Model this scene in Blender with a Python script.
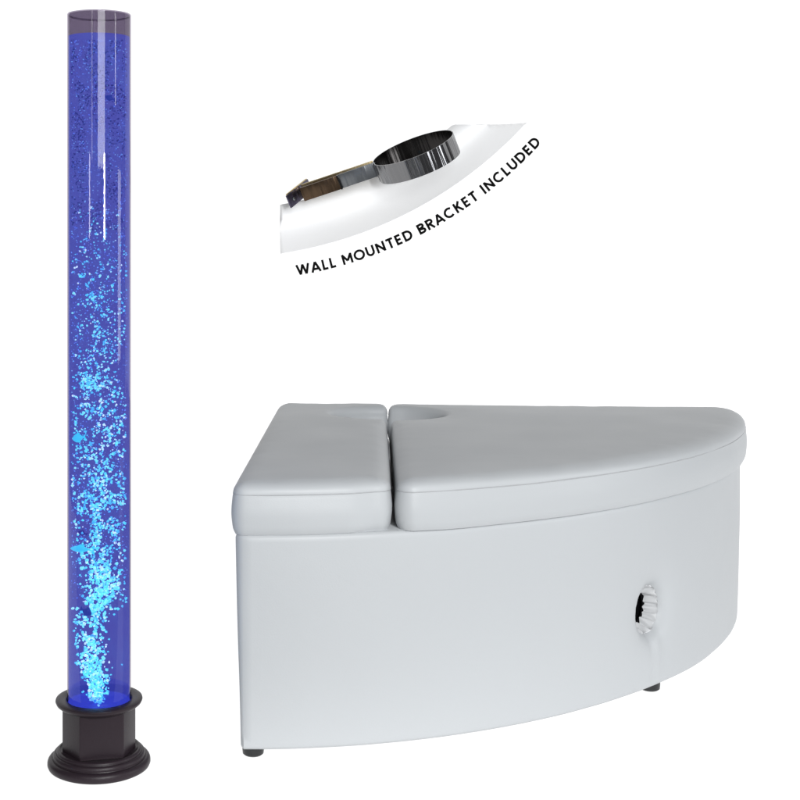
import bpy, bmesh, math, random
from mathutils import Vector, Matrix, noise
from mathutils.geometry import delaunay_2d_cdt
scene = bpy.context.scene
for o in list(bpy.data.objects): bpy.data.objects.remove(o)
C = scene.collection
R = math.radians
PI = math.pi

# ------------------------------------------------------------------ camera
F = 1350.0; HZ = 235.0; CX = 265.0; CH = 0.88            # focal length in photo pixels, horizon row, camera height (m)
cam = bpy.data.cameras.new('camera'); camo = bpy.data.objects.new('camera', cam); C.objects.link(camo)
cam.sensor_width = 36; cam.lens = F / 800 * 36; cam.shift_y = (HZ - 400) / 800; cam.shift_x = (400 - CX) / 800
cam.clip_start = 0.05; cam.clip_end = 60
camo.location = (0, 0, CH); camo.rotation_euler = (R(90), 0, 0)
scene.camera = camo
scene.render.resolution_x = scene.render.resolution_y = 1024

def P(px, py, Y):                            # measured photo position -> world point at distance Y
    return Vector(((px - CX) * Y / F, Y, CH - (py - HZ) * Y / F))

# ------------------------------------------------------------------ world: dim studio room
w = bpy.data.worlds.new('World'); scene.world = w; w.use_nodes = True
bg = w.node_tree.nodes['Background']; bg.inputs[0].default_value = (0.95, 0.97, 1.0, 1); bg.inputs[1].default_value = 0.07

# ------------------------------------------------------------------ studio lamps
def lamp(name, loc, target, sx, sy, power, col=(1, 1, 1)):
    l = bpy.data.lights.new(name, 'AREA'); l.shape = 'RECTANGLE'; l.size = sx; l.size_y = sy
    l.energy = power; l.color = col
    o = bpy.data.objects.new(name, l); C.objects.link(o); o.location = loc
    o.rotation_euler = (Vector(target) - Vector(loc)).to_track_quat('-Z', 'Y').to_euler()
    return o
TB = Vector((-0.2752, 2.24, 0))
def strip(name, ang, d, z0, z1, power, wd=0.05):
    a = R(ang); p = TB + Vector((math.sin(a) * d, -math.cos(a) * d, (z0 + z1) / 2))
    lamp(name, p, (TB.x, TB.y, p.z), wd, z1 - z0, power)
strip('key_strip_light', 25.5, 2.0, 0.87, 1.13, 31, .12)
strip('side_strip_light', 67, 2.0, 1.28, 1.56, 2, .14)
lamp('front_fill', (0.95, -2.2, 1.8), (0.45, 2.6, 0.35), 2.1, 1.2, 128, (0.97, 0.985, 1.0))  # unseen fill added to brighten the seat front and cut-out wall
lamp('right_fill', (3.1, 1.9, .75), (0.8, 2.8, 0.3), .8, .8, 20, (0.95, 0.97, 1.0))  # unseen fill added for the curved right side of the seat
strip('left_strip_light', -18.3, 2.0, 1.11, 1.57, 1.3, .14)
strip('low_strip_light', -27, 2.0, 0.87, 1.13, 2.5, .14)

# ------------------------------------------------------------------ render / colour
scene.render.engine = 'CYCLES'
vs = scene.view_settings; vs.view_transform = 'Standard'; vs.look = 'None'; vs.exposure = 0; vs.gamma = 1
scene.cycles.transparent_max_bounces = 48
scene.cycles.max_bounces = 10

# ------------------------------------------------------------------ helpers
def obj(name, verts, faces, mat, parent=None, smooth=True):
    if parent and (parent.name == 'corner_seat' or (parent.parent and parent.parent.name == 'corner_seat')):
        verts = [(*seat_w(v[0], v[1]), v[2]) for v in verts]
    me = bpy.data.meshes.new(name); me.from_pydata([tuple(v) for v in verts], [], faces); me.update()
    if smooth: me.shade_smooth()
    o = bpy.data.objects.new(name, me); C.objects.link(o)
    for m in (mat if isinstance(mat, (list, tuple)) else [mat]): me.materials.append(m)
    if parent: o.parent = parent; o.matrix_parent_inverse = parent.matrix_world.inverted()
    return o
def fixn(o):
    bm = bmesh.new(); bm.from_mesh(o.data); bmesh.ops.remove_doubles(bm, verts=bm.verts, dist=1e-5)
    bmesh.ops.recalc_face_normals(bm, faces=bm.faces); bm.to_mesh(o.data); bm.free(); return o
def sharp(o, ang=35):
    o.data.set_sharp_from_angle(angle=R(ang)); return o
def thing(name, label, cat, loc=(0, 0, 0), group=None):
    o = bpy.data.objects.new(name, None); C.objects.link(o); o.location = loc
    o.empty_display_size = .05
    bpy.context.view_layer.update()
    return tag(o, label, cat, group)
def tag(o, label, cat, group=None):
    o['label'] = label; o['category'] = cat
    if group: o['group'] = group
    return o

def mat(name):
    m = bpy.data.materials.new(name); m.use_nodes = True
    nt = m.node_tree; b = nt.nodes['Principled BSDF']; return m, nt, b
def link(nt, a, b): nt.links.new(a, b)

# ------------------------------------------------------------------ materials
# white floor and backdrop, glow added to keep them pure white without shadows
m_sweep, nt, b = mat('glowing_white_backdrop')
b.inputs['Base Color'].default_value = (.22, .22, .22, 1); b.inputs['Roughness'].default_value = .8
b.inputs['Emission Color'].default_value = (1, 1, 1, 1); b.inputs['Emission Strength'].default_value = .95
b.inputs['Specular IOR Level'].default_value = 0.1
m_panel, nt, b = mat('glowing_white_board')
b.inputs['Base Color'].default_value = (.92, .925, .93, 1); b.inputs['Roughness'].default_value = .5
b.inputs['Emission Color'].default_value = (1, 1, 1, 1); b.inputs['Emission Strength'].default_value = .18  # faint glow added so the flat part of the board stays white

def vinyl(name, col, rough, scale):
    m, nt, b = mat(name)
    b.inputs['Base Color'].default_value = (*col, 1); b.inputs['Roughness'].default_value = rough
    b.inputs['Specular IOR Level'].default_value = .3
    tc = nt.nodes.new('ShaderNodeTexCoord')
    v = nt.nodes.new('ShaderNodeTexVoronoi'); v.inputs['Scale'].default_value = scale; v.feature = 'SMOOTH_F1'
    n = nt.nodes.new('ShaderNodeTexNoise'); n.inputs['Scale'].default_value = 7; n.inputs['Detail'].default_value = 3
    link(nt, tc.outputs['Object'], v.inputs['Vector']); link(nt, tc.outputs['Object'], n.inputs['Vector'])
    b1 = nt.nodes.new('ShaderNodeBump'); b1.inputs['Strength'].default_value = .12; b1.inputs['Distance'].default_value = .0008
    b2 = nt.nodes.new('ShaderNodeBump'); b2.inputs['Strength'].default_value = .25; b2.inputs['Distance'].default_value = .009
    link(nt, v.outputs['Distance'], b1.inputs['Height']); link(nt, n.outputs['Fac'], b2.inputs['Height'])
    link(nt, b2.outputs['Normal'], b1.inputs['Normal']); link(nt, b1.outputs['Normal'], b.inputs['Normal'])
    mr = nt.nodes.new('ShaderNodeMapRange'); mr.inputs['To Min'].default_value = rough - .05; mr.inputs['To Max'].default_value = rough + .07
    link(nt, n.outputs['Fac'], mr.inputs['Value']); link(nt, mr.outputs['Result'], b.inputs['Roughness'])
    return m
m_vinyl = vinyl('white_vinyl', (.43, .447, .46), .45, 420)
m_thread = vinyl('seam_thread', (.36, .37, .38), .6, 300)
m_cuff = vinyl('gathered_vinyl', (.55, .56, .57), .5, 300)
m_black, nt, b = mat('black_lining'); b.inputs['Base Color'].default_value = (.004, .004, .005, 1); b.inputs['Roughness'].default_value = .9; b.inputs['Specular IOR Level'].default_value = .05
m_foot, nt, b = mat('black_plastic'); b.inputs['Base Color'].default_value = (.008, .009, .010, 1); b.inputs['Roughness'].default_value = .4

m_base, nt, b = mat('plum_black_plastic')
b.inputs['Base Color'].default_value = (.020, .0135, .018, 1); b.inputs['Roughness'].default_value = .42; b.inputs['Specular IOR Level'].default_value = .22
tc = nt.nodes.new('ShaderNodeTexCoord'); n = nt.nodes.new('ShaderNodeTexNoise'); n.inputs['Scale'].default_value = 260; n.inputs['Detail'].default_value = 4
link(nt, tc.outputs['Object'], n.inputs['Vector'])
bp = nt.nodes.new('ShaderNodeBump'); bp.inputs['Strength'].default_value = .25; bp.inputs['Distance'].default_value = .0006
link(nt, n.outputs['Fac'], bp.inputs['Height']); link(nt, bp.outputs['Normal'], b.inputs['Normal'])

# clear smoke-tinted acrylic: tinted transmission + real reflections
def acrylic(name, tint, refl=1.0):
    m = bpy.data.materials.new(name); m.use_nodes = True; nt = m.node_tree; nt.nodes.clear()
    out = nt.nodes.new('ShaderNodeOutputMaterial'); tr = nt.nodes.new('ShaderNodeBsdfTransparent'); tr.inputs[0].default_value = (*tint, 1)
    gl = nt.nodes.new('ShaderNodeBsdfGlossy'); gl.inputs['Roughness'].default_value = .03
    fr = nt.nodes.new('ShaderNodeFresnel'); fr.inputs[0].default_value = 1.45
    mx = nt.nodes.new('ShaderNodeMixShader')
    mu = nt.nodes.new('ShaderNodeMath'); mu.operation = 'MULTIPLY'; mu.inputs[1].default_value = refl
    gm = nt.nodes.new('ShaderNodeNewGeometry'); iv = nt.nodes.new('ShaderNodeMath'); iv.operation = 'SUBTRACT'; iv.inputs[0].default_value = 1
    m2 = nt.nodes.new('ShaderNodeMath'); m2.operation = 'MULTIPLY'
    link(nt, gm.outputs['Backfacing'], iv.inputs[1]); link(nt, iv.outputs[0], m2.inputs[0]); link(nt, fr.outputs[0], m2.inputs[1])
    link(nt, m2.outputs[0], mu.inputs[0]); link(nt, mu.outputs[0], mx.inputs[0])
    link(nt, tr.outputs[0], mx.inputs[1]); link(nt, gl.outputs[0], mx.inputs[2]); link(nt, mx.outputs[0], out.inputs[0])
    return m
m_acr = acrylic('smoked_acrylic', (.60, .565, .635), 0.6)
# water glowing with the blue light of the lamp in the base
m_water = bpy.data.materials.new('blue_lit_water'); m_water.use_nodes = True; nt = m_water.node_tree; nt.nodes.clear()
out = nt.nodes.new('ShaderNodeOutputMaterial'); tr = nt.nodes.new('ShaderNodeBsdfTransparent'); tr.inputs[0].default_value = (.80, .85, 1, 1)
em = nt.nodes.new('ShaderNodeEmission'); em.inputs[1].default_value = 1
mx = nt.nodes.new('ShaderNodeMixShader'); mx.inputs[0].default_value = .36
tc = nt.nodes.new('ShaderNodeTexCoord'); n = nt.nodes.new('ShaderNodeTexNoise'); n.inputs['Scale'].default_value = 16; n.inputs['Detail'].default_value = 5; n.inputs['Roughness'].default_value = .65
cr = nt.nodes.new('ShaderNodeValToRGB')
cr.color_ramp.elements[0].position = .35; cr.color_ramp.elements[0].color = (.19, .23, 1.38, 1)
cr.color_ramp.elements[1].position = .68; cr.color_ramp.elements[1].color = (.20, .38, 1.62, 1)
link(nt, tc.outputs['Object'], n.inputs['Vector']); link(nt, n.outputs['Fac'], cr.inputs[0]); link(nt, cr.outputs[0], em.inputs[0])
link(nt, tr.outputs[0], mx.inputs[1]); link(nt, em.outputs[0], mx.inputs[2]); link(nt, mx.outputs[0], out.inputs[0])
m_glow, nt, b = mat('deep_blue_lens')
b.inputs['Base Color'].default_value = (.02, .02, .3, 1); b.inputs['Roughness'].default_value = .2
b.inputs['Emission Color'].default_value = (.02, .03, 1, 1); b.inputs['Emission Strength'].default_value = .7

def bubble_mat(name, cols, es, base):  # emission stands in for the lamp light falling on the bubbles
    m, nt, b = mat(name)
    g = nt.nodes.new('ShaderNodeNewGeometry'); cr = nt.nodes.new('ShaderNodeValToRGB')
    while len(cr.color_ramp.elements) < len(cols): cr.color_ramp.elements.new(.5)
    for i, (p, c) in enumerate(cols):
        cr.color_ramp.elements[i].position = p; cr.color_ramp.elements[i].color = (*c, 1)
    link(nt, g.outputs['Random Per Island'], cr.inputs[0]); link(nt, cr.outputs[0], b.inputs['Emission Color'])
    b.inputs['Base Color'].default_value = (*base, 1); b.inputs['Roughness'].default_value = .15
    b.inputs['Emission Strength'].default_value = es
    return m
m_bub = bubble_mat('blue_lit_bubbles', [(0, (.02, .40, .62)), (.35, (.06, .80, .78)), (.72, (.22, 1, .86)), (1, (.85, 1, .85))], 3.9, (.5, .8, .9))
m_bub2 = bubble_mat('pale_small_bubbles', [(0, (.08, .14, .75)), (.6, (.15, .4, .95)), (1, (.35, .9, 1))], 2.8, (.3, .5, .8))
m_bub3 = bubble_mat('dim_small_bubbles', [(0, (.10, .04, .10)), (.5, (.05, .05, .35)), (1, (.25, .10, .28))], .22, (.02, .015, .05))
m_fishd, nt, b = mat('dark_blue_fish'); b.inputs['Base Color'].default_value = (.01, .02, .12, 1); b.inputs['Roughness'].default_value = .3; b.inputs['Emission Color'].default_value = (.0, .12, .6, 1); b.inputs['Emission Strength'].default_value = .6  # all three fish colours carry a glow added to brighten them
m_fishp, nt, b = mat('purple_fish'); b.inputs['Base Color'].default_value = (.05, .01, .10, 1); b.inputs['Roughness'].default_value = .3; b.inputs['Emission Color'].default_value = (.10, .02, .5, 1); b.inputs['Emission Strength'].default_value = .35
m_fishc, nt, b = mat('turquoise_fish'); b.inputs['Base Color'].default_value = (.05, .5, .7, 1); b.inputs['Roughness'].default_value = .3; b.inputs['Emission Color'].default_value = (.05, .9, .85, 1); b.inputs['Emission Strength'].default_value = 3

def metal(name, col, rough, wav=0.0, scale=60):
    m, nt, b = mat(name)
    b.inputs['Base Color'].default_value = (*col, 1); b.inputs['Metallic'].default_value = 1; b.inputs['Roughness'].default_value = rough
    tc = nt.nodes.new('ShaderNodeTexCoord')
    mp = nt.nodes.new('ShaderNodeMapping'); mp.inputs['Scale'].default_value = (1, 1, .05)
    n = nt.nodes.new('ShaderNodeTexNoise'); n.inputs['Scale'].default_value = scale; n.inputs['Detail'].default_value = 3
    link(nt, tc.outputs['Object'], mp.inputs[0]); link(nt, mp.outputs[0], n.inputs['Vector'])
    bp = nt.nodes.new('ShaderNodeBump'); bp.inputs['Strength'].default_value = 1; bp.inputs['Distance'].default_value = wav
    link(nt, n.outputs['Fac'], bp.inputs['Height']); link(nt, bp.outputs['Normal'], b.inputs['Normal'])
    return m
m_steel = metal('polished_steel', (.19, .19, .195), .2, .014, 26)
m_steel_dark = metal('dark_steel', (.035, .033, .032), .22, .004, 38)
m_steel_grey = metal('brushed_grey_steel', (.19, .20, .21), .38, .002, 60)
m_bronze = metal('bronzed_steel', (.10, .066, .042), .34, .003, 60)
m_gold = metal('brass_edge', (.52, .42, .24), .3, .001, 60)
m_plum = metal('dark_violet_steel', (.09, .08, .12), .35, .003, 60)
m_ink, nt, b = mat('black_vinyl_lettering'); b.inputs['Base Color'].default_value = (.002, .002, .002, 1); b.inputs['Roughness'].default_value = .8; b.inputs['Specular IOR Level'].default_value = .1

# ------------------------------------------------------------------ setting: seamless white floor and backdrop with added glow
WY = 3.75
prof = [(2.02 + i * .2, 0) for i in range(8)]
rc = .24
prof += [(WY - rc + rc * math.sin(a), rc - rc * math.cos(a)) for a in [i / 16 * PI / 2 for i in range(17)]]
prof += [(WY, z) for z in (.6, 1.2, 1.9)]
V = []; Fc = []
xs = [-2.4 + i * .6 for i in range(10)]
for x in xs:
    for y, z in prof: V.append((x, y, z))
n_ = len(prof)
for i in range(len(xs) - 1):
    for j in range(n_ - 1):
        a = i * n_ + j; Fc.append((a, a + n_, a + n_ + 1, a + 1))
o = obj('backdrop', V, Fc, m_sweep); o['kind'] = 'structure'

# ------------------------------------------------------------------ seat geometry
X0, YB, RA, RB = 0.0294, 3.3462, 1.0993, 1.0889   # left side, back side, radii of the quarter round front
TOPB = .3776
PHI, SKEW = .0613, .0133                      # the seat is turned a little, its corner is slightly wider than square
def seat_w(x, y):
    lx, ly = x - X0, y - YB; lx += SKEW * ly
    return X0 + math.cos(PHI) * lx + math.sin(PHI) * ly, YB - math.sin(PHI) * lx + math.cos(PHI) * ly
def seat_l(x, y):
    dx, dy = x - X0, y - YB
    lx = math.cos(PHI) * dx - math.sin(PHI) * dy; ly = math.sin(PHI) * dx + math.cos(PHI) * dy
    return lx - SKEW * ly + X0, ly + YB
def inner_corner(a, p, b, r, n=8):
    """rounded corner at p between directions to a and b"""
    p = Vector(p); u = (Vector(a) - p).normalized(); v = (Vector(b) - p).normalized()
    half = math.acos(max(-1, min(1, u.dot(v)))) / 2; t = r / math.tan(half); c = p + (u + v).normalized() * (r / math.sin(half))
    s = p + u * t; e = p + v * t; a0 = math.atan2(*(s - c).yx); a1 = math.atan2(*(e - c).yx); d = (a1 - a0 + PI) % (2 * PI) - PI
    return [c + Vector((math.cos(a0 + d * i / n), math.sin(a0 + d * i / n))) * r for i in range(n + 1)]
def smooth_poly(pts, radii):
    out = []
    N = len(pts)
    for i in range(N):
        if radii[i] <= 0: out.append(Vector(pts[i]))
        else: out += inner_corner(pts[i - 1], pts[i], pts[(i + 1) % N], radii[i])
    return out
def resample(poly, step):
    out = []
    N = len(poly)
    for i in range(N):
        a, b = poly[i], poly[(i + 1) % N]; L = (b - a).length
        k = max(1, int(math.ceil(L / step)))
        for j in range(k): out.append(a.lerp(b, j / k))
    return out
def area(poly): return sum(a.x * b.y - b.x * a.y for a, b in zip(poly, poly[1:] + poly[:1])) / 2
def normals(poly):
    N = len(poly); s = 1 if area(poly) > 0 else -1; r = []
    for i in range(N):
        t = (poly[(i + 1) % N] - poly[i - 1]).normalized(); r.append(Vector((t.y, -t.x)) * s)
    return r
NE = 2 / 1.828
def arc_pt(t, grow=0.0):
    t = max(0, min(PI / 2, t))
    return Vector((X0 + (RA + grow) * math.sin(t) ** NE, YB - (RB + grow) * max(0, math.cos(t)) ** NE))
def arc_t(x): return math.asin(max(0, min(1, (x - X0) / RA)) ** (1 / NE))

seat = thing('corner_seat', 'white vinyl quarter round corner seat with two split top pads and a round opening', 'seat', (0.15, 2.9, 0))

def poly_dist(poly):
    segs = [(poly[i], poly[(i + 1) % len(poly)]) for i in range(len(poly))]
    def d(p):
        best = 9
        for a, b in segs:
            ab = b - a; t = max(0, min(1, (p - a).dot(ab) / ab.length_squared)); q = (a + ab * t - p).length_squared
            if q < best: best = q
            if best < 1e-10: break
        return math.sqrt(best) if best < 9 else 3
    return d
def inside(poly, p):
    c = False; N = len(poly)
    for i in range(N):
        a, b = poly[i], poly[i - 1]
        if (a.y > p.y) != (b.y > p.y) and p.x < (b.x - a.x) * (p.y - a.y) / (b.y - a.y) + a.x: c = not c
    return c

def pad(name, poly, zb, zt, r, crown, seed, seam=.0255):
    poly = resample(poly, .014)
    if area(poly) < 0: poly = poly[::-1]
    N = len(poly); nr = normals(poly); D = poly_dist(poly)
    steps = [.0015, .004, .008, .013, .019, .026, .034]
    pts = list(poly)
    for s in steps:
        for p, q in zip(poly, nr):
            c = p - q * s
            if inside(poly, c) and D(c) > s * .93: pts.append(c)
    x0, x1 = min(p.x for p in poly), max(p.x for p in poly); y0, y1 = min(p.y for p in poly), max(p.y for p in poly)
    g = .0165; y = y0
    while y < y1:
        x = x0
        while x < x1:
            c = Vector((x, y))
            if inside(poly, c) and D(c) > .040: pts.append(c)
            x += g
        y += g
    res = delaunay_2d_cdt([p.copy() for p in pts], [], [list(range(N))], 1, 1e-6)
    vo, fo, orig = res[0], res[2], res[3]
    V = []
    r0 = r
    def top(p):
        d = min(D(p), .4)
        t_ = max(0, min(1, ((p - hc).length - HR - .03) / .05)); r = r0 * (.42 + .58 * t_)      # tighter roll round the tube cut-out
        e = .0185 * (1 - math.sqrt(max(0, 1 - ((r - d) / r) ** 2))) if d < r else 0
        z = zt - e - crown + crown * (1 - math.exp(-d / .09))
        z += .0022 * noise.noise(Vector((p.x * 5 + seed, p.y * 5, seed))) * min(1, d / .06)
        # soft puckers running in from the seam
        z += .0012 * noise.noise(Vector((p.x * 22, p.y * 22, seed + 5))) * math.exp(-((d - .035) / .03) ** 2)
        return z
    bnd = {}
    for i, p in enumerate(vo):
        V.append((p.x, p.y, top(p)))
        for k in orig[i]:
            if k < N: bnd[k] = i
    Fs = [tuple(f) for f in fo]
    # side wall rows, slight bulge
    zr = V[bnd[0]][2]; rows = []
    T = 16
    prev = [bnd[k] for k in range(N)]
    hh = zr - zb
    for j in range(1, T + 1):
        t = j / T; z = zr - hh * t
        bul = .0026 * (1 - math.cos(2 * PI * t)) / 2
        if t > .8: bul -= .004 * ((t - .8) / .2) ** 2
        if abs(z - (zt - seam)) < hh / T * .55: bul -= .0006           # needle line
        cur = []
        for k in range(N):
            wv = .0016 * noise.noise(Vector((poly[k].x * 9, poly[k].y * 9, z * 14 + seed)))
            q = poly[k] + nr[k] * (bul + wv); cur.append(len(V)); V.append((q.x, q.y, z + (.0015 * noise.noise(Vector((poly[k].x * 6, poly[k].y * 6, seed))) if t > .85 else 0)))
        for k in range(N):
            l = (k + 1) % N; Fs.append((prev[k], cur[k], cur[l], prev[l]))
        prev = cur
    Fs.append(tuple(reversed(prev)))
    o = fixn(obj(name, V, Fs, m_vinyl, seat)); sharp(o, 60)
    # seam: fine stitched welt round the pad
    zs = zt - seam; Vt = []; Ft = []; K = 6; rr = .0011
    t = (zr - zs) / hh; off = .0026 * (1 - math.cos(2 * PI * t)) / 2 - .0006
    for k in range(N):
        c = poly[k] + nr[k] * off
        for a in range(K):
            an = 2 * PI * a / K
            Vt.append((c.x + nr[k].x * rr * math.cos(an), c.y + nr[k].y * rr * math.cos(an), zs + rr * math.sin(an) + .0006 * noise.noise(Vector((c.x * 14, c.y * 14, 2)))))
    for k in range(N):
        if (poly[k] - hc).length < HR + .006: continue
        for a in range(K):
            l = (k + 1) % N; b_ = (a + 1) % K; Ft.append((k * K + a, l * K + a, l * K + b_, k * K + b_))
    obj('seam', Vt, Ft, m_thread, o)
    return o

ZT = .470; ZB = TOPB - .0006
gapF, gapB = seat_l(.2165, 2.27)[0], seat_l(.301, 3.31)[0]                                # split line front / back (x)
def gx(y): return gapF + (gapB - gapF) * (y - 2.27) / (3.31 - 2.27)
g2 = .0042
hc = Vector(seat_l(.2875, 3.150)); HR = .132; HRy = .116         # cut-out for the tube
yA = hc.y - HRy; yB2 = hc.y + HRy
def half_hole(sgn, n=18):
    # from front of the hole round to the back, on one side
    out = []
    for i in range(n + 1):
        a = -PI / 2 + PI * i / n
        out.append(Vector((hc.x + sgn * max(HR * math.cos(a), 0), hc.y + HRy * math.sin(a))))
    return out
def pad_outline(sgn):
    hh = half_hole(sgn)
    hh = [p for p in hh if abs(p.x - gx(p.y)) > .02]
    yf = YB - RB
    if sgn < 0:
        xe = gx(yf) - g2
        fr = []
        t = 0.02
        ptsf = [arc_pt(t_) for t_ in [.24 * i / 8 for i in range(9)] if arc_pt(t_).x < xe - .02]
        corners = smooth_poly([Vector((X0 + .005, YB)), Vector((X0 - .004, yf)), Vector((xe, yf + .02))], [.03, .022, .026])
        c0 = inner_corner((X0 + .3, YB), (X0 + .004, YB), (X0, yf), .03)
        c1 = inner_corner((X0 + .004, YB), (X0 - .004, yf), (X0 + .3, yf), .022)
        yc = arc_pt(arc_t(xe)).y
        c2 = inner_corner((xe - .2, yc - .012), (xe, yc + .001), (gx(yA) - g2, yA), .028)
        c3 = inner_corner(c2[-1], (gx(yA) - g2, yA), hh[2], .02)
        c4 = inner_corner(hh[-3], (gx(yB2) - .0012, yB2), (gx(YB) - .0012, YB), .012)
        c5 = inner_corner((gx(yB2) - .0012, yB2), (gx(YB) - .0012, YB), (X0, YB), .040)
        mid = [p for p in ptsf if c1[-1].x + .01 < p.x < c2[0].x - .01]
        return c0 + c1 + mid + c2 + c3 + hh[1:-1] + c4 + c5
    xe0 = lambda y: gx(y) + g2
    gr = .012
    t0 = arc_t(xe0(yf))
    yc = arc_pt(t0, gr * .4).y
    c0 = inner_corner((xe0(yA), yA), (xe0(yc), yc), (xe0(yc) + .2, yc + .030), .028)
    arc = [arc_pt(t_, gr) for t_ in [t0 + .05 + (1.46 - t0 - .05) * i / 60 for i in range(61)] if arc_pt(t_).x > c0[-1].x + .02]
    xr = arc_pt(PI / 2, gr).x
    c1 = inner_corner(arc[-1], (xr - .004, YB - .005), (xr - .3, YB), .055)
    c2 = inner_corner((xr - .3, YB), (gx(YB) + .0012, YB), (gx(yB2) + .0012, yB2), .040)
    c3 = inner_corner((gx(YB) + .0012, YB), (gx(yB2) + .0012, yB2), hh[-3], .012)
    c4 = inner_corner(hh[2], (xe0(yA), yA), (xe0(yc), yc), .02)
    return c0 + arc + c1 + c2 + c3 + hh[1:-1][::-1] + c4
pad('seat_pad', pad_outline(-1), ZB, ZT, .034, .004, 3.0)
pad('seat_pad', pad_outline(1), ZB, ZT - .001, .034, .004, 8.0)

# ---- body: quarter round box, round opening in the curved front
c_bl = inner_corner((X0 + .3, YB), (X0, YB), (X0, YB - .5), .02)
c_fl = inner_corner((X0, YB), (X0, YB - RB), (X0 + .3, YB - RB), .016)
c_r = inner_corner(arc_pt(1.45), (X0 + RA, YB - .002), (X0 + .5, YB), .05)
body = c_bl + c_fl + [arc_pt(t) for t in [.03 + 1.40 * i / 110 for i in range(111)] if c_fl[-1].x < arc_pt(t).x] + c_r
body = resample(body, .012)
cum = [0]
for a, b_ in zip(body, body[1:] + body[:1]): cum.append(cum[-1] + (b_ - a).length)
Ltot = cum[-1]; nb = normals(body)
import bisect
def wall_pt(u):
    u = u % Ltot; i = min(len(body) - 1, bisect.bisect_right(cum, u) - 1); f = (u - cum[i]) / (cum[i + 1] - cum[i]); j = (i + 1) % len(body)
    return body[i].lerp(body[j], f), nb[i].lerp(nb[j], f).normalized()
# place of the opening
best = None
for k in range(len(body)):
    p = body[k]
    if p.x > .6 and p.y < 3.1:
        e = abs(CX + F * seat_w(*p)[0] / seat_w(*p)[1] - 658)
        if best is None or e < best[0]: best = (e, k)
hk = best[1]; uh = cum[hk]; zh = CH - (612 - HZ) * seat_w(*body[hk])[1] / F; rh = .047
ZLO, ZHI = .0155, TOPB
NU = int(Ltot / .014); du = Ltot / NU
pts = []; segs = []
loop = [(uh + rh * .92 * math.cos(2 * PI * i / 48) , zh + rh * math.sin(2 * PI * i / 48)) for i in range(48)]
rows = [ZLO, ZLO + .003, ZLO + .007, ZLO + .013] + [ZLO + .013 + (ZHI - ZLO - .026) * i / 24 for i in range(1, 25)] + [ZHI - .007, ZHI - .003, ZHI]
def rad(u, z): return math.hypot((u - uh) / .92, z - zh)
idx = {}
border = []
uv = []
for j, z in enumerate(rows):
    for i in range(NU + 1):
        u = i * du
        if rad(u, z) < rh + .058 and 0 < j < len(rows) - 1: continue
        idx[(i, j)] = len(uv); uv.append(Vector((u, z)))
for k in range(1, 12):
    for (a, b_) in loop:
        s = k / 11
        r_ = rh + .052 * s ** 1.3
        c = Vector((uh + (a - uh) * r_ / rh, zh + (b_ - zh) * r_ / rh)); uv.append(c)
l0 = len(uv); uv += [Vector(q) for q in loop]
# denser points for the fold below the opening
for i in range(-6, 7):
    for j in range(14):
        c = Vector((uh + .010 + i * .005, .030 + j * .006))
        if rad(c.x, c.y) > rh + .055: uv.append(c)
rect = [idx[(i, 0)] for i in range(NU + 1)] + [idx[(NU, j)] for j in range(1, len(rows))] + [idx[(i, len(rows) - 1)] for i in range(NU - 1, -1, -1)] + [idx[(0, j)] for j in range(len(rows) - 2, 0, -1)]
res = delaunay_2d_cdt(uv, [], [rect, [l0 + i for i in range(48)][::-1]], 1, 1e-7)
vo, fo = res[0], res[2]
V = []
def bodypos(u, z):
    p, q = wall_pt(u)
    zz = max(0, min(1, (z - ZLO) / (ZHI - ZLO)))
    off = -.0115 * (1 - zz) ** 1.6 * (.3 + .7 * max(0, -q.x) ** 1.5 + .3 * max(0, q.x) ** 1.5)     # sides draw in a little towards the floor
    r = .009
    for e in (z - ZLO, ZHI - z):
        if e < r: off -= (r - math.sqrt(max(0, r * r - (r - e) ** 2))) * .7
    off += .0018 * noise.noise(Vector((p.x * 4, p.y * 4, z * 5))) + .0007 * noise.noise(Vector((p.x * 16, p.y * 16, z * 9)))
    if q.y < .3:
        d = rad(u, z) - rh
        if d < .12:
            off -= .017 * math.exp(-max(0, d) / .011) + .005 * math.exp(-(d / .04) ** 2)
            an = math.atan2(z - zh, u - uh)
            off += .0012 * math.sin(an * 13 + 3 * math.sin(an * 2)) * math.exp(-max(0, d) / .010)
        dz = (zh - rh) - z
        if dz > -.02:
            f = min(1, (dz + .02) / .03) * math.exp(-max(0, dz - .03) / .035)
            xx = u - uh - .017 + dz * .05
            off += f * (.0018 * math.exp(-(xx / .0075) ** 2) - .0022 * math.exp(-((xx + .019) / .009) ** 2) - .0012 * math.exp(-((xx - .02) / .012) ** 2))
    return p.x + q.x * off, p.y + q.y * off, z
for p in vo: V.append(bodypos(p.x, p.y))
Fs = []
for f in fo:
    c = sum((vo[i] for i in f), Vector((0, 0))) / len(f)
    if rad(c.x, c.y) < rh * .985: continue
    Fs.append(tuple(f))
# lid and floor
def ring_cap(z, sign):
    base_ = len(V); ids = []
    for i in range(NU): ids.append(len(V)); V.append(bodypos(i * du, z))
    Fs.append(tuple(ids if sign > 0 else ids[::-1]))
ring_cap(ZHI, 1); ring_cap(ZLO, -1)
ob = obj('seat_body', V, Fs, m_vinyl, seat); fixn(ob); sharp(ob, 55)

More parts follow.
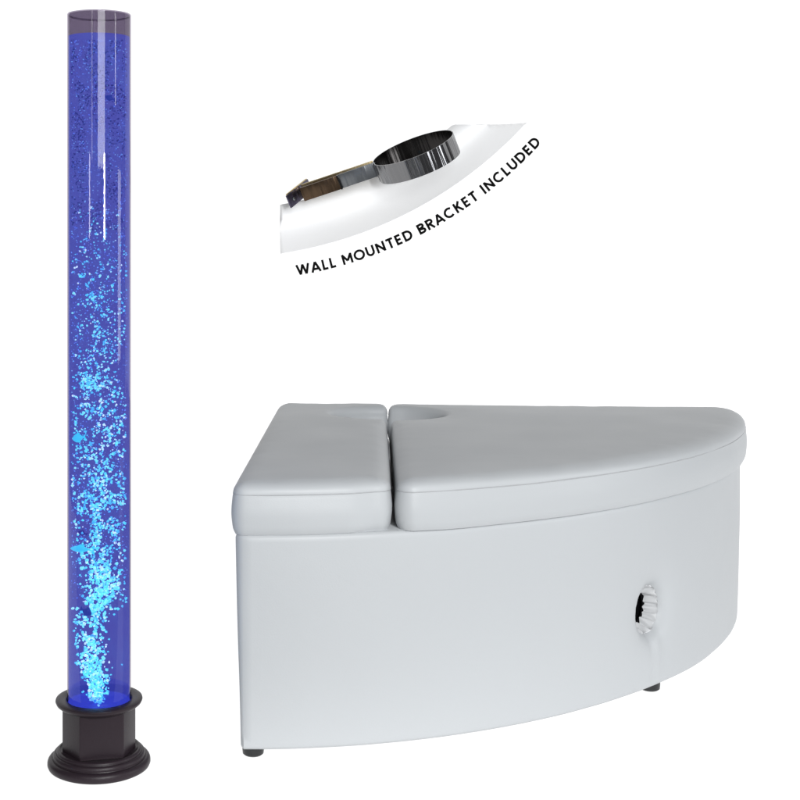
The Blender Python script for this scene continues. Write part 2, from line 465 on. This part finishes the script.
# seam under the rim of the body on the front
def body_tube(z, name, rr=.0010):
    V = []; Fq = []; K = 6
    M = NU
    for i in range(M):
        u = i * du; x, y, _ = bodypos(u, z); p, q = wall_pt(u)
        for a in range(K):
            an = 2 * PI * a / K; V.append((x + q.x * rr * math.cos(an), y + q.y * rr * math.cos(an), z + rr * math.sin(an)))
    for i in range(M):
        for a in range(K): Fq.append((i * K + a, ((i + 1) % M) * K + a, ((i + 1) % M) * K + (a + 1) % K, i * K + (a + 1) % K))
    return obj(name, V, Fq, m_thread, ob)

# gathered cuff going into the opening
hp, hn = wall_pt(uh); hn3 = Vector((hn.x, hn.y, 0)); ht = Vector((-hn.y, hn.x, 0)); hz = Vector((0, 0, 1))
if ht.x < 0: ht = -ht
# direction of increasing u
pu, _ = wall_pt(uh + .01); 
if (Vector((pu.x - hp.x, pu.y - hp.y, 0))).dot(ht) < 0: ht = -ht
Vc = []; Fq = []; KA = 144; KD = 14
for j in range(KD + 1):
    s = j / KD; depth = .011 + s * .040
    for i in range(KA):
        an = 2 * PI * i / KA
        cv = Vector((math.cos(an), math.sin(an), 0)); ruff = (.0028 * math.sin(an * 16 + 1.6 * math.sin(an * 3 + 1) + s * .8) + .0055 * noise.noise(cv * 3.4 + Vector((0, 0, s * .9))) + .0035 * noise.noise(cv * 7.5 + Vector((4, 0, s * 1.6)))) * min(1, .2 + s * 1.5)
        rr = rh * (1.0 + .02 * math.sin(PI * s)) - .010 * s + ruff
        if j == 0: rr = rh * 1.02
        u_ = rr * .92 * math.cos(an); z_ = rr * math.sin(an)
        wp, wn = wall_pt(uh + rh * .92 * math.cos(an))
        bx, by, _z = bodypos(uh + rh * .92 * math.cos(an), zh + rh * math.sin(an))
        if j == 0:
            q = Vector((bx, by, zh + rr * math.sin(an))) - hn3 * .0005
        else:
            bl = math.exp(-s * 3)
            c0 = Vector((hp.x, hp.y, 0)) + ht * u_ - hn3 * depth; c1 = Vector((bx, by, 0)) - hn3 * (s * .040)
            q = c0.lerp(c1, bl); q.z = zh + z_
        Vc.append(q)
for j in range(KD):
    for i in range(KA):
        l = (i + 1) % KA; Fq.append((j * KA + i, j * KA + l, (j + 1) * KA + l, (j + 1) * KA + i))
cuff = obj('opening_cuff', Vc, Fq, m_cuff, seat)
cuff['label'] = 'gathered white vinyl cuff round the opening'
# black inside of the opening
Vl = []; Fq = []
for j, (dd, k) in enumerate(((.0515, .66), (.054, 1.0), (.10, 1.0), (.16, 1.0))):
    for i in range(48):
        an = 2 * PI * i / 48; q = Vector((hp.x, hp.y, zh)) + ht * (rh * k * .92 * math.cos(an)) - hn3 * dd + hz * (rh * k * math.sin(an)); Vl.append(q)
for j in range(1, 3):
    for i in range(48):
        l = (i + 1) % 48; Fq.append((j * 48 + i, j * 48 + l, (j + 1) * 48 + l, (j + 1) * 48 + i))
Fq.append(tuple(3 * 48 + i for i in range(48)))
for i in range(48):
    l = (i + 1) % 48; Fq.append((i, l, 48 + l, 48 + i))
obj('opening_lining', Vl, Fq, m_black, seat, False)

# short black feet
def lathe(prof, n=48, cx=0, cy=0):
    V = []; Fq = []
    for (r, z) in prof:
        for i in range(n): V.append((cx + r * math.cos(2 * PI * i / n), cy + r * math.sin(2 * PI * i / n), z))
    for j in range(len(prof) - 1):
        for i in range(n):
            l = (i + 1) % n; Fq.append((j * n + i, j * n + l, (j + 1) * n + l, (j + 1) * n + i))
    Fq.append(tuple(range(n))[::-1]); Fq.append(tuple((len(prof) - 1) * n + i for i in range(n)))
    return V, Fq
for (x, y, r, h) in ((*seat_l(-.020, 2.288), .0185, 0), (*seat_l(.745, 2.615), .020, 0), (*seat_l(.10, 3.24), .020, 0), (*seat_l(.93, 3.18), .020, 0)):
    V, Fq = lathe([(r * .8, -.004 if False else .0005), (r * .96, .003), (r, .010), (r, .030)], 32, x, y)
    sharp(obj('foot', V, Fq, m_foot, seat), 40)

# ------------------------------------------------------------------ bubble tube lamp
TX, TY = TB.x, TB.y
S0 = F / TY
def hz_of(py): return CH - (py - HZ) / S0
tube = thing('bubble_tube', 'tall clear tube of blue lit bubbling water standing on a dark plum base', 'bubble lamp', (TX, TY, 0))
def rnd(r0, z0, r1, z1, n=6, conv=True):
    """quarter ellipse from (r0,z0) to (r1,z1); conv: bulges outwards"""
    out = []
    for i in range(n + 1):
        t = PI / 2 * i / n
        if conv: out.append((r1 + (r0 - r1) * math.cos(t), z0 + (z1 - z0) * math.sin(t)))
        else: out.append((r0 + (r1 - r0) * math.sin(t), z1 + (z0 - z1) * math.cos(t)))
    return out
pf = [(.0805, .0008), (.0835, .0025)] + [(.0850, .006), (.0850, .0085)] + rnd(.0850, .0085, .0775, .0170) + [(.0765, .0168), (.0760, .0180)] + rnd(.0762, .0185, .0715, .0255) + [(.0705, .0252), (.0700, .0262)] + rnd(.0702, .0264, .066, .0305) + [(.0650, .0305), (.0630, .0285), (.0610, .0280), (.0, .0280)]
V, Fq = lathe(pf[:-1], 96, TX, TY)
sharp(fixn(obj('foot_ring', V, Fq, m_base, tube)), 40)
# six sided column
def prism(shape, z0, z1, bev):
    bm = bmesh.new(); vs_ = [bm.verts.new((TX + x, TY + y, z0)) for x, y in shape]; f = bm.faces.new(vs_)
    ex = bmesh.ops.extrude_face_region(bm, geom=[f]); bmesh.ops.translate(bm, verts=[v for v in ex['geom'] if isinstance(v, bmesh.types.BMVert)], vec=(0, 0, z1 - z0))
    bmesh.ops.recalc_face_normals(bm, faces=bm.faces)
    ed = [e for e in bm.edges if abs(e.verts[0].co.z - e.verts[1].co.z) > .01]
    bmesh.ops.bevel(bm, geom=ed, offset=bev, segments=3, affect='EDGES', profile=.5)
    me = bpy.data.meshes.new('pedestal'); bm.to_mesh(me); bm.free(); me.shade_smooth(); me.materials.append(m_base)
    o = bpy.data.objects.new('pedestal', me); C.objects.link(o); o.parent = tube; o.matrix_parent_inverse = tube.matrix_world.inverted()
    sharp(o, 30); return o
r = .0608; yaw = R(-12.0)
sh = [(-.585 * r, -.80 * r), (.585 * r, -.80 * r), (r, 0), (.585 * r, .80 * r), (-.585 * r, .80 * r), (-r, 0)]
sh = [(x * math.cos(-yaw) - y * math.sin(-yaw), x * math.sin(-yaw) + y * math.cos(-yaw)) for x, y in sh]
prism(sh, .0282, .1060, .002)
TRAD = .0526
fz = hz_of(697)
pf = [(.052, fz - .0125), (.0665, fz - .0105), (.0700, fz - .0075), (.0718, fz - .0035), (.0712, fz - .0012), (.0690, fz - .0002), (.0660, fz + .0006), (.0565, fz + .0006), (.0535, fz - .001), (TRAD + .0006, fz - .0015), (TRAD + .0006, fz - .009)]
V, Fq = lathe(pf, 96, TX, TY); Fq = Fq[:-2]
V2 = len(V)
sharp(fixn(obj('collar', V, Fq, m_base, tube)), 50)
# floor of the socket
V, Fq = lathe([(TRAD - .001, fz - .0110), (TRAD - .001, fz - .0070)], 64, TX, TY); sharp(obj('lamp_lens', V, Fq, m_glow, tube), 40)
# tube walls
ZT1 = hz_of(14.5); ZW = hz_of(37); wt = .0018
V = []; Fq = []; n = 128
profT = [(TRAD, fz - .008), (TRAD, ZT1 - .001), (TRAD - .0006, ZT1), (TRAD - wt + .0006, ZT1), (TRAD - wt, ZT1 - .001), (TRAD - wt, fz - .006)]
for (r_, z) in profT:
    for i in range(n): V.append((TX + r_ * math.cos(2 * PI * i / n), TY + r_ * math.sin(2 * PI * i / n), z))
for j in range(len(profT) - 1):
    for i in range(n):
        l = (i + 1) % n; Fq.append((j * n + i, j * n + l, (j + 1) * n + l, (j + 1) * n + i))
sharp(fixn(obj('tube_wall', V, Fq, m_acr, tube)), 15)
RW = TRAD - wt - .0004
V, Fq = lathe([(TRAD - wt - .0002, ZT1 - .0035), (TRAD - wt - .0002, ZT1 - .0015)], 96, TX, TY)
sharp(fixn(obj('tube_lid', V, Fq, m_acr, tube)), 40)
V, Fq = lathe([(RW, fz - .0065), (RW, ZW)], 96, TX, TY)
water = sharp(obj('water', V, Fq, m_water, tube), 40)
# darker band of the light unit at the foot of the water
V, Fq = lathe([(RW - .0004, fz - .006), (RW - .0004, fz + .014), (RW - .003, fz + .016)], 96, TX, TY); Fq = Fq[:-2]
m_band = bpy.data.materials.new('blue_light_ring'); m_band.use_nodes = True; nt = m_band.node_tree; nt.nodes.clear()
out = nt.nodes.new('ShaderNodeOutputMaterial'); tr = nt.nodes.new('ShaderNodeBsdfTransparent'); tr.inputs[0].default_value = (.62, .70, 1, 1)
em = nt.nodes.new('ShaderNodeEmission'); em.inputs[0].default_value = (.0, .0, .9, 1); mx = nt.nodes.new('ShaderNodeMixShader'); mx.inputs[0].default_value = .14
link(nt, tr.outputs[0], mx.inputs[1]); link(nt, em.outputs[0], mx.inputs[2]); link(nt, mx.outputs[0], out.inputs[0])
obj('light_ring', V, Fq, m_band, tube)

# bubbles
rg = random.Random(11)
def ico(sub):
    bm = bmesh.new(); bmesh.ops.create_icosphere(bm, subdivisions=sub, radius=1); v = [x.co.copy() for x in bm.verts]; f = [tuple(y.index for y in x.verts) for x in bm.faces]; bm.free(); return v, f
I2, I1 = ico(2), ico(1)
class Cloud:
    def __init__(s): s.V = []; s.F = []
    def add(s, c, rx, sub, lump=0.0):
        v, f = sub; b0 = len(s.V)
        M = Matrix.Rotation(rg.uniform(0, PI * 2), 3, 'X') @ Matrix.Rotation(rg.uniform(0, PI * 2), 3, 'Z')
        sx, sy, sz = rx * rg.uniform(.75, 1.25), rx * rg.uniform(.65, 1.1), rx * rg.uniform(.55, .95)
        k = rg.uniform(0, 50)
        for p in v:
            q = Vector((p.x * sx, p.y * sy, p.z * sz))
            if lump: q *= 1 + lump * noise.noise(p * 1.3 + Vector((k, 0, k)))
            q = M @ q + c; s.V.append(q)
        s.F += [tuple(i + b0 for i in g) for g in f]
    def build(s, name, m):
        o = obj(name, s.V, s.F, m, tube); o['kind'] = 'stuff'; return o
plume = [(704, 97, 7), (692, 96, 8), (680, 95, 10), (668, 92, 13), (655, 90, 13), (640, 89, 14), (625, 89, 14), (610, 92, 15), (598, 97, 16), (585, 101, 17), (570, 100, 18), (555, 99, 19), (540, 99, 19), (520, 98, 19), (500, 98, 20), (480, 97, 20), (460, 96, 20), (440, 98, 20), (420, 98, 20), (400, 98, 20), (380, 94, 20), (350, 98, 22), (300, 99, 22), (250, 100, 22), (150, 98, 25), (40, 98, 26)]
def pl(y):
    for (a, b_) in zip(plume, plume[1:]):
        if a[0] >= y >= b_[0]:
            t = (a[0] - y) / (a[0] - b_[0]); return a[1] + (b_[1] - a[1]) * t, a[2] + (b_[2] - a[2]) * t
    return 98, 20
RI = RW - .003
def put(cl, py, px, r_, sub, lump=0, yy=None):
    x = (px - 97.5) / S0
    if abs(x) > RI - r_: return
    lim = math.sqrt(max(0, (RI - r_) ** 2 - x * x)); y = rg.uniform(-lim, lim) if yy is None else yy * lim
    # keep the measured sight line while moving in depth
    Y = TY + y; cl.add(Vector(((TX + x) * Y / TY, Y, CH - (py - HZ) * Y / F)), r_, sub, lump)
big = Cloud(); small = Cloud(); dim = Cloud()
dens = [(704, 8), (690, 9), (675, 9), (660, 6.5), (645, 5), (625, 6), (605, 7.5), (585, 8.5), (565, 7.5), (545, 6.5), (520, 6.5), (500, 8.0), (480, 6.0), (460, 6.2), (440, 5.4), (420, 6.0), (400, 5.6), (380, 6.0), (365, 4.2), (340, 3.4), (320, 3.2), (300, 2.8), (270, 2.4), (240, 1.7), (205, .8)]
def dn(y):
    for a, b_ in zip(dens, dens[1:]):
        if a[0] >= y >= b_[0]:
            t = (a[0] - y) / (a[0] - b_[0]); return a[1] + (b_[1] - a[1]) * t
    return 0
for y in range(702, 205, -1):
    k = dn(y) * (1.35 if y < 660 else 1.15); nn = int(k) + (rg.random() < k - int(k))
    cx, wd = pl(y)
    for _ in range(nn):
        px = cx + (rg.gauss(0, wd * .52) if y > 560 else rg.uniform(-1, 1) * wd * 1.35 if rg.random() < .55 else rg.gauss(0, wd * .5))
        if abs(px - 97.5) > 28: px = 97.5 + rg.uniform(-27, 27)
        if abs(px - cx) > wd * 1.45: continue
        s_ = rg.choice([.0013, .0018, .0023, .0027, .0033]) * (.84 if y > 560 else .78 if y > 480 else .72 if y > 380 else .6)
        # natural gaps and clumps
        if y < 660 and noise.noise(Vector((px / 9, y / 13, 3))) < -.22: continue
        put(big, y + rg.random(), px, s_, I2, .6, rg.uniform(-1, .7))
# clumps seen in the photo
for (cx, cy, n_c, sp) in ((92, 378, 26, 6), (84, 380, 16, 4), (79, 277, 8, 3), (92, 298, 10, 3.5), (95, 330, 12, 4), (96, 487, 22, 6), (98, 510, 14, 5), (102, 587, 26, 6), (97, 668, 30, 7), (86, 672, 14, 4), (97, 690, 34, 6), (112, 602, 10, 6), (76, 664, 10, 4), (84, 640, 16, 5), (82, 252, 8, 3), (122, 596, 6, 4)):
    for _ in range(n_c): put(big, cy + rg.gauss(0, sp), cx + rg.gauss(0, sp), rg.uniform(.0010, .0025), I2, .8, rg.uniform(-1, -.2))
for _ in range(3000):
    y = 40 + 560 * rg.random() ** 1.25
    put(small, y, 97.5 + rg.uniform(-30, 30), rg.uniform(.0004, .0012) * (1.15 if y > 200 else .9), I1, 0, rg.uniform(-1, .6))
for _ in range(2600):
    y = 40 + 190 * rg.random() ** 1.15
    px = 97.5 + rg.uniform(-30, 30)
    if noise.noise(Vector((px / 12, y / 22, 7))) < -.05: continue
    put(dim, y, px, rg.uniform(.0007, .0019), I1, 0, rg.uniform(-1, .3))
big.build('bubbles', m_bub)['label'] = 'bright turquoise bubbles rising in a plume'
small.build('bubbles', m_bub2)['label'] = 'fine pale bubbles spread through the water'
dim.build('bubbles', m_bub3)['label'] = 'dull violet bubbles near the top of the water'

# toy fish inside the tube
def fish(px, py, L, m, label, ang=0, tall=.45, face=1, dep=-.8):
    x = (px - 97.5) / S0; lim = math.sqrt(max(0, (RI - .004) ** 2 - x * x)); Y = TY + dep * lim
    c = Vector(((TX + x) * Y / TY, Y, CH - (py - HZ) * Y / F))
    t = thing('toy_fish', label, 'toy fish', c, 'toy fish inside the bubble tube')
    M = Matrix.Translation(c) @ Matrix.Rotation(R(ang), 4, 'Y') @ Matrix.Scale(face, 4, (1, 0, 0))
    V = []; Fq = []; K = 12; prof = [(-.5, .02), (-.46, .3), (-.36, .62), (-.2, .92), (-.02, 1), (.15, .85), (.3, .5), (.4, .25), (.46, .17)]
    for (a, r_) in prof:
        for i in range(K):
            an = 2 * PI * i / K; V.append(M @ Vector((a * L, r_ * L * .16 * math.cos(an), r_ * L * tall / 2 * math.sin(an))))
    for j in range(len(prof) - 1):
        for i in range(K):
            l = (i + 1) % K; Fq.append((j * K + i, j * K + l, (j + 1) * K + l, (j + 1) * K + i))
    Fq.append(tuple(range(K))); Fq.append(tuple((len(prof) - 1) * K + i for i in range(K)))
    fixn(obj('body', V, Fq, m, t))
    def fin(name, pts):
        n_ = len(pts); V = [M @ Vector((a * L, s_ * L * .02, b_ * L)) for s_ in (-1, 1) for a, b_ in pts]
        Fq = [tuple(range(n_)), tuple(range(n_, 2 * n_))[::-1]] + [(i, (i + 1) % n_, n_ + (i + 1) % n_, n_ + i) for i in range(n_)]
        fixn(obj(name, V, Fq, m, t, False))
    fin('tail', [(.42, .05), (.62, .22), (.70, .20), (.60, 0), (.70, -.20), (.62, -.22), (.42, -.05)])
    fin('fin', [(-.2, tall * .4), (-.02, tall * .5 + .07), (.2, tall * .5 + .06), (.16, tall * .36)])
    fin('fin', [(-.1, -tall * .4), (.02, -tall * .5 - .05), (.14, -tall * .5 - .03), (.12, -tall * .36)])
fish(108, 98, .016, m_fishd, 'small dark blue toy fish near the top of the tube', 20, .55)
fish(76.5, 438, .019, m_fishc, 'round turquoise toy fish at the left wall halfway up the tube', -10, .75)
fish(80.5, 533, .014, m_fishp, 'small purple toy fish just above the long turquoise fish', 15, .6)
fish(79, 549, .034, m_fishc, 'long turquoise toy fish lying level in the lower part of the tube', 4, .32)
fish(85, 612, .018, m_fishd, 'dark blue toy fish lowest in the bubble plume', 30, .75, -1, -1)

# ------------------------------------------------------------------ curved white board on the wall behind the bracket
def px_at(px, py, Y): return P(px, py, Y)
bc = (220.5, -150.3); br = 407.9
Vp = []; Fp = []
NA = 60; insets = [0, .3, .9, 2, 3.8, 6.5, 10, 14, 19, 25, 33, 48]
def lift(i):
    rr = 26.0; d = min(i, rr)
    return .002 + .065 * (1 - d / rr) ** 1.9              # metres proud of the wall: lower edge curled outwards so it shades grey
a0 = math.atan2(253.9 + 150.3, 280 - 220.5); a1 = math.atan2(124.5 + 150.3, 524 - 220.5)
def arcp(a, ins): return bc[0] + (br - ins) * math.cos(a), bc[1] + (br - ins) * math.sin(a)
for k in range(NA + 1):
    a = a0 + (a1 - a0) * k / NA
    taper = 1
    for i_, ins in enumerate(insets):
        x, y = arcp(a, ins * taper)
        x = max(x, 280); y = max(y, 124.5)
        q = P(x, y, WY - .001); q.y = WY - lift(ins) * taper; Vp.append(q)
M_ = len(insets)
for k in range(NA):
    for i_ in range(M_ - 1): Fp.append((k * M_ + i_, (k + 1) * M_ + i_, (k + 1) * M_ + i_ + 1, k * M_ + i_ + 1))
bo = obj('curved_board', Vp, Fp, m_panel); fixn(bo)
sm = bo.modifiers.new('thick', 'SOLIDIFY'); sm.thickness = .0008; sm.offset = -1
tag(bo, 'white curved board with its lower edge curled to shade soft grey above the line of lettering', 'board')

# ------------------------------------------------------------------ lettering on the wall
def arcs(cx, cy, rx, ry, a0, a1, n=14): return [(cx + rx * math.cos(R(a0 + (a1 - a0) * i / n)), cy + ry * math.sin(R(a0 + (a1 - a0) * i / n))) for i in range(n + 1)]
W_ = .22; h = W_ / 2
G = {
 'W': (1.30, [[(.06, 1), (.36, h * .3)], [(.36, h * .3), (.65, .97)], [(.65, .97), (.94, h * .3)], [(.94, h * .3), (1.24, 1)]]),
 'A': (.96, [[(.06, 0), (.48, .97)], [(.48, .97), (.90, 0)], [(.22, .30), (.74, .30)]]),
 'L': (.62, [[(.14, 1), (.14, h), (.58, h)]]),
 'M': (1.10, [[(.14, 0), (.14, .96)], [(.12, .94), (.55, .30)], [(.55, .30), (.98, .94)], [(.96, .96), (.96, 0)]]),
 'O': (1.10, [arcs(.55, .5, .46, .5 - h + .01, 0, 360, 30)]),
 'U': (.90, [[(.13, 1), (.13, .40)] + arcs(.45, .40, .32, .40 - h, 180, 360) + [(.77, 1)]]),
 'N': (.98, [[(.14, 0), (.14, .97)], [(.13, .92), (.84, .08)], [(.83, .03), (.83, 1)]]),
 'T': (.78, [[(.03, 1 - h), (.75, 1 - h)], [(.39, 1 - W_), (.39, 0)]]),
 'E': (.70, [[(.62, 1 - h), (.14, 1 - h), (.14, h), (.62, h)], [(.2, .5), (.58, .5)]]),
 'D': (.96, [[(.14, .5), (.14, 1 - h), (.40, 1 - h)] + arcs(.42, .5, .42, .5 - h, 90, -90) + [(.40, h), (.14, h), (.14, .5)]]),
 'B': (.80, [[(.14, .5), (.14, 1 - h), (.42, 1 - h)] + arcs(.44, .735, .215, .265 - h + .01, 90, -90) + [(.2, .505)], [(.14, .5), (.14, h), (.42, h)] + arcs(.46, .275, .24, .275 - h, -90, 90) + [(.2, .495)]]),
 'R': (.82, [[(.14, 0), (.14, 1 - h), (.42, 1 - h)] + arcs(.44, .715, .24, .285 - h, 90, -90) + [(.2, .44)], [(.42, .44), (.72, 0)]]),
 'C': (1.02, [arcs(.55, .5, .45, .5 - h + .01, 48, 312, 24)]),
 'K': (.84, [[(.14, 0), (.14, 1)], [(.70, 1), (.22, .46)], [(.34, .58), (.76, 0)]]),
 'I': (.30, [[(.15, 0), (.15, 1)]]),
 ' ': (.34, []),
}
cap = 10.6; G = {k_: (a_ * .95, [[(x_ * .95, y_) for x_, y_ in st_] for st_ in ss_]) for k_, (a_, ss_) in G.items()}; tc_ = (226.7, -145.5); tr_ = 427.0
msg = 'WALL MOUNTED BRACKET INCLUDED'
tot = sum(G[c][0] for c in msg); th0 = 80.45; th1 = 42.5
arcl = R(th0 - th1) * tr_; sp = (arcl - tot * cap) / (len(msg) - 1)
print('letter spacing px', sp)
Vt = []; Ft = []; s_acc = 0; layer = 0
def strip_poly(pts, wdt):
    L = []; N = len(pts); closed = (Vector(pts[0]) - Vector(pts[-1])).length < 1e-6
    for i in range(N):
        p = Vector(pts[i])
        if closed: pv = Vector(pts[i - 1 if i > 0 else N - 2]); nx = Vector(pts[i + 1 if i < N - 1 else 1])
        else: pv = Vector(pts[max(0, i - 1)]); nx = Vector(pts[min(N - 1, i + 1)])
        d0 = (p - pv); d1 = (nx - p)
        d0 = d0.normalized() if d0.length > 1e-6 else d1.normalized(); d1 = d1.normalized() if d1.length > 1e-6 else d0
        t = (d0 + d1).normalized() if (d0 + d1).length > .1 else d1
        nrm = Vector((-t.y, t.x)); k = wdt / 2 / max(.45, nrm.dot(Vector((-d1.y, d1.x))))
        L.append((p + nrm * k, p - nrm * k))
    return L
for ch in msg:
    adv, strokes = G[ch]
    sc = s_acc + adv * cap / 2; ang = R(th0) - sc / tr_                      # letter centre on the arc
    base = Vector((tc_[0] + tr_ * math.cos(ang), tc_[1] + tr_ * math.sin(ang)))
    upv = Vector((-math.cos(ang), -math.sin(ang))); rt = Vector((math.sin(ang), -math.cos(ang)))
    for st in strokes:
        layer += 1; L = strip_poly(st, W_); b0 = len(Vt); zz = .0012 + (layer % 7) * .00012
        for (a, b_) in L:
            for q in (a, b_):
                pp = base + rt * ((q.x - adv / 2) * cap) + upv * (q.y * cap)
                w3 = P(pp.x, pp.y, WY - .001)
                Vt.append((w3.x, WY - .0002, w3.z)); Vt.append((w3.x, WY - zz, w3.z))
        for i in range(len(L) - 1):
            a = b0 + i * 4
            Ft += [(a + 1, a + 3, a + 7, a + 5), (a, a + 1, a + 5, a + 4), (a + 3, a + 2, a + 6, a + 7)]
        a = b0; Ft.append((a, a + 2, a + 3, a + 1)); a = b0 + (len(L) - 1) * 4; Ft.append((a, a + 1, a + 3, a + 2))
    s_acc += adv * cap + sp
lo = obj('wall_lettering', Vt, Ft, m_ink, None, False)
tag(lo, 'black capital letters reading WALL MOUNTED BRACKET INCLUDED in a rising curve', 'lettering')

# ------------------------------------------------------------------ metal wall bracket
YR = WY - .165; U = YR / F                     # metres per photo pixel there
phi = R(22.7); tau = R(13.8)
e1 = Vector((math.cos(phi), 0, math.sin(phi)))
ax = Vector((-math.sin(phi) * math.cos(tau), -math.sin(tau), math.cos(phi) * math.cos(tau)))
e2 = Vector((-math.sin(phi) * math.sin(tau), math.cos(tau), math.cos(phi) * math.sin(tau)))
ctr = P(412.8, 147.6, YR)
br_t = thing('wall_bracket', 'polished metal ring clamp on a short two tone arm fixed to the white wall', 'bracket', ctr)
rot = Matrix((e1, e2, ax)).transposed().to_4x4()
br_t.rotation_euler = rot.to_euler(); bpy.context.view_layer.update()
BM = br_t.matrix_world.copy()
def bobj(name, V, Fq, m, parent=None, smooth=True, local=True):
    me = bpy.data.meshes.new(name); me.from_pydata([tuple(v) for v in V], [], Fq); me.update()
    if smooth: me.shade_smooth()
    o = bpy.data.objects.new(name, me); C.objects.link(o); o.parent = parent or br_t
    for mm in (m if isinstance(m, list) else [m]): me.materials.append(mm)
    return fixn(o)
Hb = 20.2 * U
# clamp ring
RO = 42.7 * U; th = .0022; V = []; Fq = []; n = 160; gapa = 4
for i in range(n + 1):
    a = PI + R(gapa) + (2 * PI - 2 * R(gapa)) * i / n
    for (r_, z) in ((RO, 0), (RO, -Hb), (RO - th, -Hb), (RO - th, 0)): V.append((r_ * math.cos(a), r_ * math.sin(a), z))
mi = []
for i in range(n):
    for k in range(4):
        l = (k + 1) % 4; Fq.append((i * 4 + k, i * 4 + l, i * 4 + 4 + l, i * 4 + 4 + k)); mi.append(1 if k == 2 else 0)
Fq.append((0, 1, 2, 3)); mi.append(0); Fq.append((n * 4, n * 4 + 3, n * 4 + 2, n * 4 + 1)); mi.append(0)
me = bpy.data.meshes.new('clamp_ring'); me.from_pydata(V, [], Fq); me.update(); me.shade_smooth()
me.materials.append(m_steel); me.materials.append(m_steel_dark)  # inner face uses a darker steel: its dark reflection put into the colour
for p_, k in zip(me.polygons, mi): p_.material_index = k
ro = bpy.data.objects.new('clamp_ring', me); C.objects.link(ro); ro.parent = br_t; sharp(ro, 35)
bm = bmesh.new(); bm.from_mesh(me); bmesh.ops.recalc_face_normals(bm, faces=bm.faces); bm.to_mesh(me); bm.free()
def bar(name, p0, p1, thick, z0, z1, m, bev=.0006, parent=None, z0b=None, z1b=None):
    """flat bar standing on edge between two points of the ring plane (photo pixel units)"""
    a = Vector(p0) * U; b_ = Vector(p1) * U; d = (b_ - a).normalized(); nrm = Vector((-d.y, d.x)) * thick / 2
    z0b = z0 if z0b is None else z0b; z1b = z1 if z1b is None else z1b
    V = [(*(a + nrm), z0), (*(a - nrm), z0), (*(b_ - nrm), z0b), (*(b_ + nrm), z0b), (*(a + nrm), z1), (*(a - nrm), z1), (*(b_ - nrm), z1b), (*(b_ + nrm), z1b)]
    Fq = [(0, 1, 2, 3), (4, 7, 6, 5), (0, 4, 5, 1), (1, 5, 6, 2), (2, 6, 7, 3), (3, 7, 4, 0)]
    o = bobj(name, V, Fq, m, parent, False)
    bm = bmesh.new(); bm.from_mesh(o.data); bmesh.ops.bevel(bm, geom=bm.edges[:], offset=bev, segments=2, affect='EDGES', profile=.5); bm.to_mesh(o.data); bm.free()
    o.data.shade_smooth(); sharp(o, 40); return o
Zt, Zb = -.4 * U, -15.2 * U
bar('front_strap', (-40.5, 7.5), (-79, 19.5), .0045, Zb, Zt, m_steel_grey)
bar('rear_strap', (-41, 16), (-116, 42), .0045, Zb, Zt + .5 * U, m_gold)
bar('arm', (-79.6, 19.5), (-119, 33), .0060, Zb - .3 * U, Zt - .4 * U, m_bronze)
bar('arm_joint', (-79.0, 18.2), (-80.2, 18.6), .0075, Zb - .6 * U, Zt + .2 * U, m_steel_dark, .0003)
wp_ = bar('wall_plate', (-135, 22), (-107, 57), .0042, Zb + 1.0 * U, Zt, m_plum)
bar('plate_rim', (-134, 25.5), (-108, 58), .0050, Zt - 2.0 * U, Zt + .8 * U, m_gold, .0004, wp_)
def bolt(parent, u, v, z, nx, ny, r_=.0045, m=m_steel_grey):
    c = Vector((u * U, v * U, z)); nn = Vector((nx, ny, 0)).normalized(); t = Vector((-nn.y, nn.x, 0)); V = []; Fq = []
    for (rr, dd) in ((r_, 0), (r_, .002), (r_ * .7, .0035)):
        for i in range(16):
            an = 2 * PI * i / 16; V.append(c + nn * dd + t * rr * math.cos(an) + Vector((0, 0, rr * math.sin(an))))
    for j in range(2):
        for i in range(16):
            l = (i + 1) % 16; Fq.append((j * 16 + i, j * 16 + l, (j + 1) * 16 + l, (j + 1) * 16 + i))
    Fq.append(tuple(32 + i for i in range(16)))
    bobj('screw_head', V, Fq, m, parent)
bolt(wp_, -129.0, 28.2, (Zt + Zb) / 2, 35, -28, .005)
